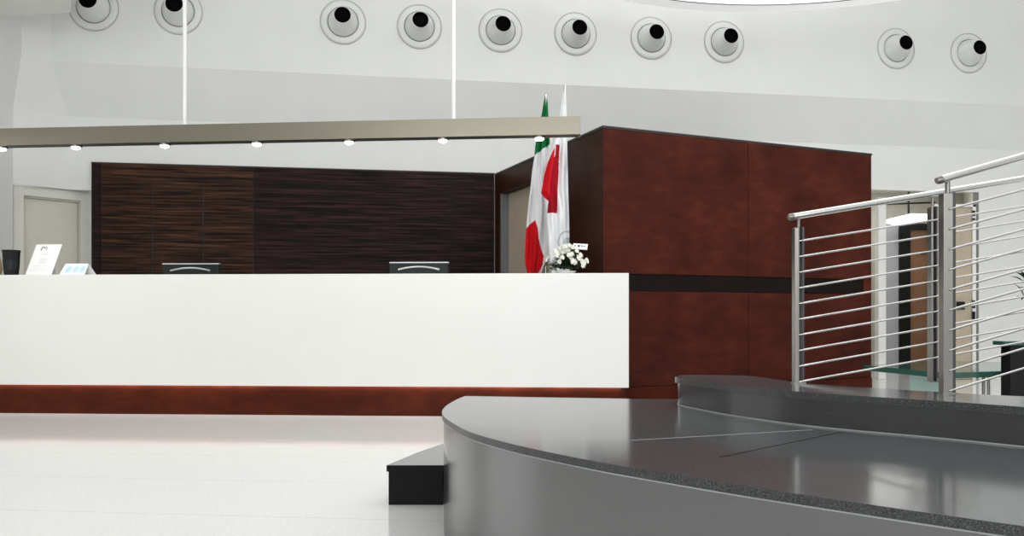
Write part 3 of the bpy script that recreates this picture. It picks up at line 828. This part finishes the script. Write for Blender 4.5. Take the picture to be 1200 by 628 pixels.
red_up = [(651.5, 170), (642, 190), (638, 205), (634, 226), (637, 231), (642, 236), (646, 236), (650, 172)]
dred = [(651, 171), (655.5, 171), (652.5, 250), (641, 250), (643, 232), (646, 205), (650.5, 180)]
def wh_col(x, y):
    if inside(x, y, dred): return 2
    if inside(x, y, red_up): return 1
    r = math.hypot((x - 665) / 11.5, (y - 284) / 13.0)
    if 0.88 < r < 1.04 or (r < 0.45): return 3
    return 0
flag('flag', 'white flag with a red fold hanging furled beside the mahogany corner', 7.42,
     [(99, 661.8, 662.8), (115, 659, 663.6), (133, 656, 664), (150, 653, 664.5), (165, 648, 664.7), (180, 643, 665), (200, 638, 665.5), (225, 633.6, 666), (233, 638, 666.2), (245, 640, 666.6), (260, 640, 667), (290, 641.5, 667.4), (322, 644, 667.5), (400, 646, 666)],
     wh_col, [M['flag_white'], M['flag_red'], M['flag_darkred'], M['flag_grey']], 6.0, 0.05, 662, 5)

# ------------------------------------------------------------------ flower pot on the counter
rnd = random.Random(7)
def on_counter(px, off):
    k = (px - CX) / FPX
    o = ca + cn * off; m = cdir.y / cdir.x
    x = k * (o.y - m * o.x) / (1 - k * m)
    return V(x, o.y + m * (x - o.x), ZK)
pc = on_counter(663, 0.19)
fp = empty('flower_pot', pc)
bm = bmesh.new(); lathe(bm, pc, V(0, 0, 1), [(0, 0), (0.062, 0), (0.082, 0.022), (0.086, 0.026), (0.080, 0.026), (0.0, 0.024)], 28)
finish('pot', bm, M['white_lacquer'], fp, smooth=True)
def leaf_blade(bm, base, tip, width, mi=0, lift=0.2):
    base = Vector(base); tip = Vector(tip); d = tip - base; side = d.cross(V(0, 0, 1))
    if side.length < 1e-5: side = V(1, 0, 0)
    side.normalize(); nrm = side.cross(d).normalized()
    prev = None
    for i in range(6):
        t = i / 5; w = width * math.sin(math.pi * min(0.98, 0.08 + t * 0.9)) 
        c = base + d * t + nrm * (lift * d.length * math.sin(math.pi * t))
        row = [bm.verts.new(c - side * w), bm.verts.new(c + nrm * (-0.25 * w)), bm.verts.new(c + side * w)]
        if prev:
            for a in (0, 1):
                f = bm.faces.new((prev[a], prev[a + 1], row[a + 1], row[a])); f.material_index = mi
        prev = row
bm = bmesh.new()
for i in range(260):
    a = rnd.uniform(0, 6.283); e = rnd.uniform(0.05, 1.3); R = rnd.uniform(0.07, 0.125)
    t = pc + V(math.cos(a) * math.cos(e) * R * 1.25, math.sin(a) * math.cos(e) * R, max(0.03, 0.035 + math.sin(e) * R * 1.3))
    b = pc + V(0, 0, 0.03) + (t - pc) * rnd.uniform(0.25, 0.5)
    leaf_blade(bm, b, t, rnd.uniform(0.012, 0.021))
finish('foliage', bm, M['leaf'], fp)
bm = bmesh.new()
for i in range(26):
    a = rnd.uniform(2.4, 3.9)
    b = pc + V(-0.07, rnd.uniform(-0.02, 0.03), rnd.uniform(0.02, 0.09)); t = b + V(math.cos(a) * rnd.uniform(0.06, 0.13), math.sin(a) * 0.05, rnd.uniform(-0.05, 0.06)); t.z = max(t.z, pc.z + 0.012)
    leaf_blade(bm, b, t, rnd.uniform(0.007, 0.012))
s = finish('side_leaves', bm, M['leaf_pale'], fp); s['label'] = 'pale green leaves at the left'
blooms = [(655.5, 306.5), (659, 301.5), (667, 298.5), (650.5, 294), (656, 291), (662, 289), (667, 288), (671, 290), (662.5, 294.5), (671.5, 306), (674, 307), (678.5, 302), (682, 306), (685, 307.5), (688, 305.5), (676, 294), (680.5, 299), (683.5, 310), (652.5, 298), (659, 295.5), (665.5, 293), (670, 297.5), (669, 302), (645, 297), (642, 302), (640.5, 305), (646, 304)]
for k, (bx, by) in enumerate(blooms):
    off = 0.19 + (-0.085 + rnd.uniform(-0.02, 0.02) if 650 < bx < 684 else rnd.uniform(-0.07, 0.0))
    p = ray(bx, by, on_counter(bx, off).y)
    bm = bmesh.new()
    nrm = (p - (pc + V(0, 0, 0.06))).normalized()
    rr = rnd.uniform(0.028, 0.035) if bx > 648 else 0.018
    x, y = frame_of(nrm)
    for ringn, (cnt_, rad, lift) in enumerate(((6, 1.0, 0.1), (5, 0.62, 0.45))):
        for j in range(cnt_):
            a = 6.283 * j / cnt_ + ringn * 0.5
            dirp = x * math.cos(a) + y * math.sin(a)
            leaf_blade(bm, p - nrm * rr * 0.2, p + dirp * rr * rad + nrm * rr * lift, rr * 0.42, 0, 0.15)
    lathe(bm, p - nrm * rr * 0.3, nrm, [(0, 0), (rr * 0.6, rr * 0.12), (rr * 0.55, rr * 0.5), (0, rr * 0.75)], 10)
    bm2 = finish('blossom', bm, M['petal'], fp, smooth=True)
bm = bmesh.new()
q = [ray(672, 285, 6.79), ray(689, 286, 6.79), ray(688, 292.8, 6.79), ray(671.5, 291.5, 6.79)]
f0 = [bm.verts.new(p) for p in q]; f1 = [bm.verts.new(p + V(0, 0.003, 0)) for p in q]
bm.faces.new(f0); bm.faces.new(f1[::-1])
for i in range(4): bm.faces.new((f0[i], f0[(i + 1) % 4], f1[(i + 1) % 4], f1[i]))
card = finish('gift_card', bm, M['paper'], fp)
bm = bmesh.new()
for (x0, y0, x1, y1) in ((677, 287, 679.5, 289.3), (681, 287.2, 682.2, 289), (683, 288, 686, 288.8), (673.5, 286.8, 674.6, 288.6)):
    quad(bm, [ray(x0, y0, 6.788), ray(x1, y0, 6.788), ray(x1, y1, 6.788), ray(x0, y1, 6.788)])
finish('card_print', bm, M['print_dark'], card)
bm = bmesh.new(); tube(bm, [ray(674, 292, 6.80), pc + V(0.03, 0, 0.03)], 0.0018, 6); finish('card_pick', bm, M['leaf_pale'], fp)
tag(fp, 'white flowers in a low white pot with a card at the counter end', 'flower pot')

# ------------------------------------------------------------------ things at the left of the counter
cc = on_counter(13.2, 0.16)
cup = empty('tumbler', cc)
bm = bmesh.new(); lathe(bm, cc, V(0, 0, 1), [(0, 0.0), (0.050, 0.0), (0.056, 0.02), (0.066, 0.19), (0.070, 0.205), (0.070, 0.214), (0.064, 0.214), (0.062, 0.19), (0.05, 0.02), (0, 0.02)], 36)
finish('body', bm, M['black'], cup, smooth=True)
bm = bmesh.new(); lathe(bm, cc, V(0, 0, 1), [(0.0575, 0.05), (0.0595, 0.05), (0.0645, 0.13), (0.0625, 0.13)], 36)
b_ = finish('sleeve', bm, M['monitor'], cup, smooth=True)
tag(cup, 'black tumbler at the left end of the counter', 'cup')

vc = on_counter(-8.0, 0.20)
vs = empty('vase', vc)
bm = bmesh.new(); lathe(bm, vc, V(0, 0, 1), [(0, 0), (0.055, 0.0), (0.068, 0.05), (0.064, 0.11), (0.050, 0.16), (0.034, 0.20), (0.030, 0.24), (0.034, 0.255), (0.026, 0.25), (0.0, 0.2)], 32)
finish('body', bm, M['tan'], vs, smooth=True)
bm = bmesh.new(); lathe(bm, vc, V(0, 0, 1), [(0.033, 0.250), (0.036, 0.256), (0.032, 0.262), (0.026, 0.256)], 24); finish('lip', bm, M['tan'], vs, smooth=True)
tag(vs, 'tan rounded object cut by the left picture edge beside the tumbler', 'vase')

# menu sign (leaning panel)
s0 = on_counter(44.5, 0.13) + V(0, 0, 0.002)
sign = empty('counter_sign', s0)
yaw = math.radians(20); lean = 0.11
ux = V(math.cos(yaw), -math.sin(yaw) * 0.4, 0).normalized()
back_n = V(math.sin(yaw), math.cos(yaw), 0)
upv = (V(0, 0, 0.265) + back_n * lean)
W_ = 0.236
def SP(u, v, o=0.0):
    nrm = ux.cross(upv).normalized()
    return s0 + ux * (u - 0.5) * W_ + upv * v - nrm * 0 + nrm * o
nsg = ux.cross(upv).normalized(); fsign = 1 if nsg.y < 0 else -1
bm = bmesh.new()
f0 = [bm.verts.new(SP(u, v, 0)) for u, v in ((0, 0), (1, 0), (1, 1), (0, 1))]
f1 = [bm.verts.new(SP(u, v, -0.005 * fsign)) for u, v in ((0, 0), (1, 0), (1, 1), (0, 1))]
bm.faces.new(f0); bm.faces.new(f1[::-1])
for i in range(4): bm.faces.new((f0[i], f0[(i + 1) % 4], f1[(i + 1) % 4], f1[i]))
panel = finish('panel', bm, M['paper'], sign)
bm = bmesh.new()
foot = s0 + back_n * 0.16
quad(bm, [SP(0.2, 0, -0.006 * fsign), SP(0.8, 0, -0.006 * fsign), SP(0.8, 0, 0) + back_n * 0.15, SP(0.2, 0, 0) + back_n * 0.15])
quad(bm, [SP(0.3, 0.7, -0.006 * fsign), SP(0.7, 0.7, -0.006 * fsign), SP(0.7, 0, 0) + back_n * 0.15, SP(0.3, 0, 0) + back_n * 0.15])
o_ = finish('easel', bm, M['paper'], sign); so = o_.modifiers.new('thickness', 'SOLIDIFY'); so.thickness = 0.003
bm = bmesh.new(); e = 0.0012 * fsign
def sq(u0, v0, u1, v1, skew=0.0): quad(bm, [SP(u0, v0, e), SP(u1, v0, e), SP(u1 + skew, v1, e), SP(u0 + skew, v1, e)])
# the emblem: two slanted strokes with curved heads
def arc(cu, cv, ru, rv, a0, a1, w, n=8):
    for i in range(n):
        p = a0 + (a1 - a0) * i / n; q = a0 + (a1 - a0) * (i + 1) / n
        quad(bm, [SP(cu + (ru - w) * math.cos(p), cv + (rv - w) * math.sin(p), e), SP(cu + ru * math.cos(p), cv + rv * math.sin(p), e),
                  SP(cu + ru * math.cos(q), cv + rv * math.sin(q), e), SP(cu + (ru - w) * math.cos(q), cv + (rv - w) * math.sin(q), e)])
sq(0.25, 0.80, 0.285, 0.90, 0.02); arc(0.32, 0.885, 0.07, 0.035, -0.8, 2.9, 0.022)
arc(0.44, 0.895, 0.045, 0.025, 0.4, 3.9, 0.016); arc(0.45, 0.855, 0.045, 0.028, -2.2, 1.5, 0.016)
finish('emblem', bm, M['print_dark'], panel)
bm = bmesh.new()
for v, u0, u1 in ((0.68, 0.34, 0.68), (0.655, 0.40, 0.60), (0.53, 0.34, 0.66), (0.50, 0.30, 0.70), (0.47, 0.36, 0.64), (0.44, 0.30, 0.68), (0.41, 0.38, 0.62), (0.38, 0.34, 0.66), (0.30, 0.12, 0.80), (0.25, 0.20, 0.72), (0.18, 0.12, 0.80), (0.12, 0.14, 0.78)):
    sq(u0, v, u1, v + 0.011)
finish('text_lines', bm, M['print_grey'], panel)
tag(sign, 'white printed notice leaning on an easel beside the black tumbler', 'sign')

# tent card
t0_ = on_counter(85, 0.10)
tc_ = empty('tent_card', t0_)
bm = bmesh.new()
k = 6.95 / 1000
wv = cdir * (0.5 * 32 * k); bk = cn
za, zb = t0_, V(0, 0, 0.098)
sh = V(0.028, 0, 0)
l0, r0 = t0_ - wv * 1.05 , t0_ + wv * 0.90
l1, r1 = l0 + zb + bk * 0.045 + V(0.030, 0, 0), r0 + zb + bk * 0.045 + V(0.012, 0, 0)
l2, r2 = l0 + bk * 0.10 + V(0.058, 0, 0), r0 + bk * 0.10 + V(0.05, 0, 0)
vv = [bm.verts.new(p) for p in (l0, r0, r1, l1, l2, r2)]
bm.faces.new((vv[0], vv[1], vv[2], vv[3])).material_index = 0
bm.faces.new((vv[3], vv[2], vv[5], vv[4])).material_index = 1
o_ = finish('card', bm, [M['paper_blue'], M['paper']], tc_); so = o_.modifiers.new('thickness', 'SOLIDIFY'); so.thickness = 0.002; so.offset = 0
bm = bmesh.new()
nrm = (r0 - l0).cross(l1 - l0).normalized(); nrm = nrm if nrm.y < 0 else -nrm
for cu in (0.26, 0.55, 0.80):
    ring = []
    for i in range(20):
        a = 6.283 * i / 20
        ring.append(bm.verts.new(l0 + (r0 - l0) * (cu + 0.11 * math.cos(a)) + (l1 - l0) * (0.5 + 0.27 * math.sin(a)) + nrm * 0.003))
    bm.faces.new(ring)
finish('round_prints', bm, M['print_blue'], o_)
tag(tc_, 'small pale blue tent card with round prints right of the white notice', 'card')

# ------------------------------------------------------------------ monitors on the desk behind the counter
def monitor(label, px0, px1, ytop, first=None):
    d = 7.34 if px0 < 300 else 7.16
    c = ray((px0 + px1) / 2, ytop, d); W = (px1 - px0) / FPX * d
    if first:
        o = first.copy(); COL.objects.link(o); o.location = (c.x, c.y, 0.74)
        for ch in list(first.children):
            c2 = ch.copy(); COL.objects.link(c2); c2.parent = o
            for g in ch.children:
                g2 = g.copy(); COL.objects.link(g2); g2.parent = c2
        tag(o, label, 'monitor', 'monitors behind the counter'); return o
    r = empty('monitor', (c.x, c.y, 0.74)); H = c.z - 0.86; zc = c.z - H / 2
    Rz = Matrix.Rotation(math.atan2(cdir.y, cdir.x), 3, 'Z')
    bm = bmesh.new(); box(bm, (c.x, c.y, zc), (W, 0.035, H), 0, Rz); sh_ = finish('screen_shell', bm, M['monitor'], r, bevel=0.006)
    bm = bmesh.new(); box(bm, (c.x, c.y, c.z + 0.002), (W * 1.01, 0.04, 0.010), 0, Rz); finish('top_edge', bm, M['silver'], sh_, bevel=0.002)
    bm = bmesh.new(); box(bm, Vector((c.x, c.y, zc)) + Rz @ V(0, 0.019, 0), (W * 0.95, 0.003, H * 0.9), 0, Rz); finish('screen', bm, M['black'], sh_)
    # swept silver handle on the back
    bm = bmesh.new(); pts = []
    for i in range(15):
        u = -1 + 2 * i / 14
        pts.append(Vector((c.x, c.y, c.z - 0.034 - 0.024 * u * u)) + Rz @ V(u * W * 0.35, -0.024, 0))
    tube(bm, pts, 0.008, 8); finish('back_handle', bm, M['silver'], sh_, smooth=True)
    bm = bmesh.new(); tube(bm, [(c.x, c.y - 0.01, 0.745), (c.x, c.y - 0.01, zc)], 0.02, 14)
    lathe(bm, (c.x, c.y, 0.7405), V(0, 0, 1), [(0, 0), (0.11, 0), (0.11, 0.008), (0.0, 0.014)], 28); finish('stand', bm, M['monitor'], r, smooth=True)
    tag(r, label, 'monitor', 'monitors behind the counter'); return r
m1 = monitor('black monitor back showing over the counter before the cabinet doors', 190.5, 258, 309.5)
monitor('black monitor back showing over the counter nearer the flags', 457.5, 525, 308.5, m1)

# ------------------------------------------------------------------ glass tables and plant behind the railings
gt = empty('glass_table', (ray(1100, 430, 6.6).x, 6.6, 0))
d = 6.5
bm = bmesh.new()
zt = EYE + (HY - 428) / FPX * 6.9
pl = [(at_depth(1012, 6.9), 6.9), (at_depth(1108, 6.0), 6.0), (at_depth(1200, 6.25), 6.25), (at_depth(1215, 7.3), 7.3), (at_depth(1100, 7.6), 7.6)]
prism(bm, pl, zt - 0.042, zt); finish('glass_top', bm, M['glass_edge'], gt, bevel=0.004)
bm = bmesh.new(); prism(bm, [(at_depth(1066, 6.6), 6.6), (at_depth(1108, 6.4), 6.4), (at_depth(1108, 6.43), 6.43), (at_depth(1066, 6.63), 6.63)], 0.0, zt - 0.042); finish('glass_leg', bm, M['glass_leg'], gt, bevel=0.002)
for px in (1153, 1159):
    bm = bmesh.new(); tube(bm, [(at_depth(px, 6.6), 6.6, 0), (at_depth(px, 6.6), 6.6, zt - 0.042)], 0.014, 12); finish('leg', bm, M['chrome'], gt, smooth=True)
tag(gt, 'low green-edged glass table behind the railings', 'table')

ped = empty('plant_stand', (at_depth(1215, 6.0), 6.0, 0))
d = 6.0
zt = EYE + (HY - 400) / FPX * d
bm = bmesh.new(); prism(bm, [(at_depth(1178, d), d), (at_depth(1248, d), d), (at_depth(1248, d), d + 0.16), (at_depth(1178, d), d + 0.16)], zt - 0.028, zt); finish('glass_top', bm, M['glass_edge'], ped, bevel=0.003)
bm = bmesh.new(); prism(bm, [(at_depth(1186, d), d + 0.02), (at_depth(1240, d), d + 0.02), (at_depth(1240, d), d + 0.14), (at_depth(1186, d), d + 0.14)], 0.0, zt - 0.028); finish('base', bm, M['black'], ped, bevel=0.004)
tag(ped, 'black plant stand with green glass top at the right picture edge', 'stand')
d = 6.05
pp = V(at_depth(1213, d), d + 0.03, zt)
plant = empty('potted_plant', pp)
bm = bmesh.new(); lathe(bm, pp, V(0, 0, 1), [(0, 0), (0.035, 0), (0.05, 0.10), (0.045, 0.10), (0.0, 0.09)], 24); finish('pot', bm, M['white_lacquer'], plant, smooth=True)
bm = bmesh.new(); tube(bm, [pp + V(0, 0, 0.08), pp + V(0.01, 0, 0.25), pp + V(0, 0, 0.42)], 0.006, 8); finish('stem', bm, M['leaf_plant'], plant, smooth=True)
bm = bmesh.new()
for (x, y) in ((1183, 324), (1190, 319), (1196, 317), (1188, 332), (1194, 336), (1199, 328), (1191, 348), (1197, 352), (1201, 343), (1206, 320), (1222, 325), (1235, 335), (1228, 350), (1215, 310)):
    t = ray(x, y, d + rnd.uniform(-0.05, 0.08)); b = pp + V(0, 0, 0.22 + rnd.uniform(0, 0.2))
    leaf_blade(bm, b + (t - b) * 0.45, t, 0.019, 0, 0.12)
    tube(bm, [b, b + (t - b) * 0.5], 0.002, 5)
finish('leaves', bm, M['leaf_plant'], plant)
tag(plant, 'dark leafy plant entering at the right edge behind the bars', 'plant')
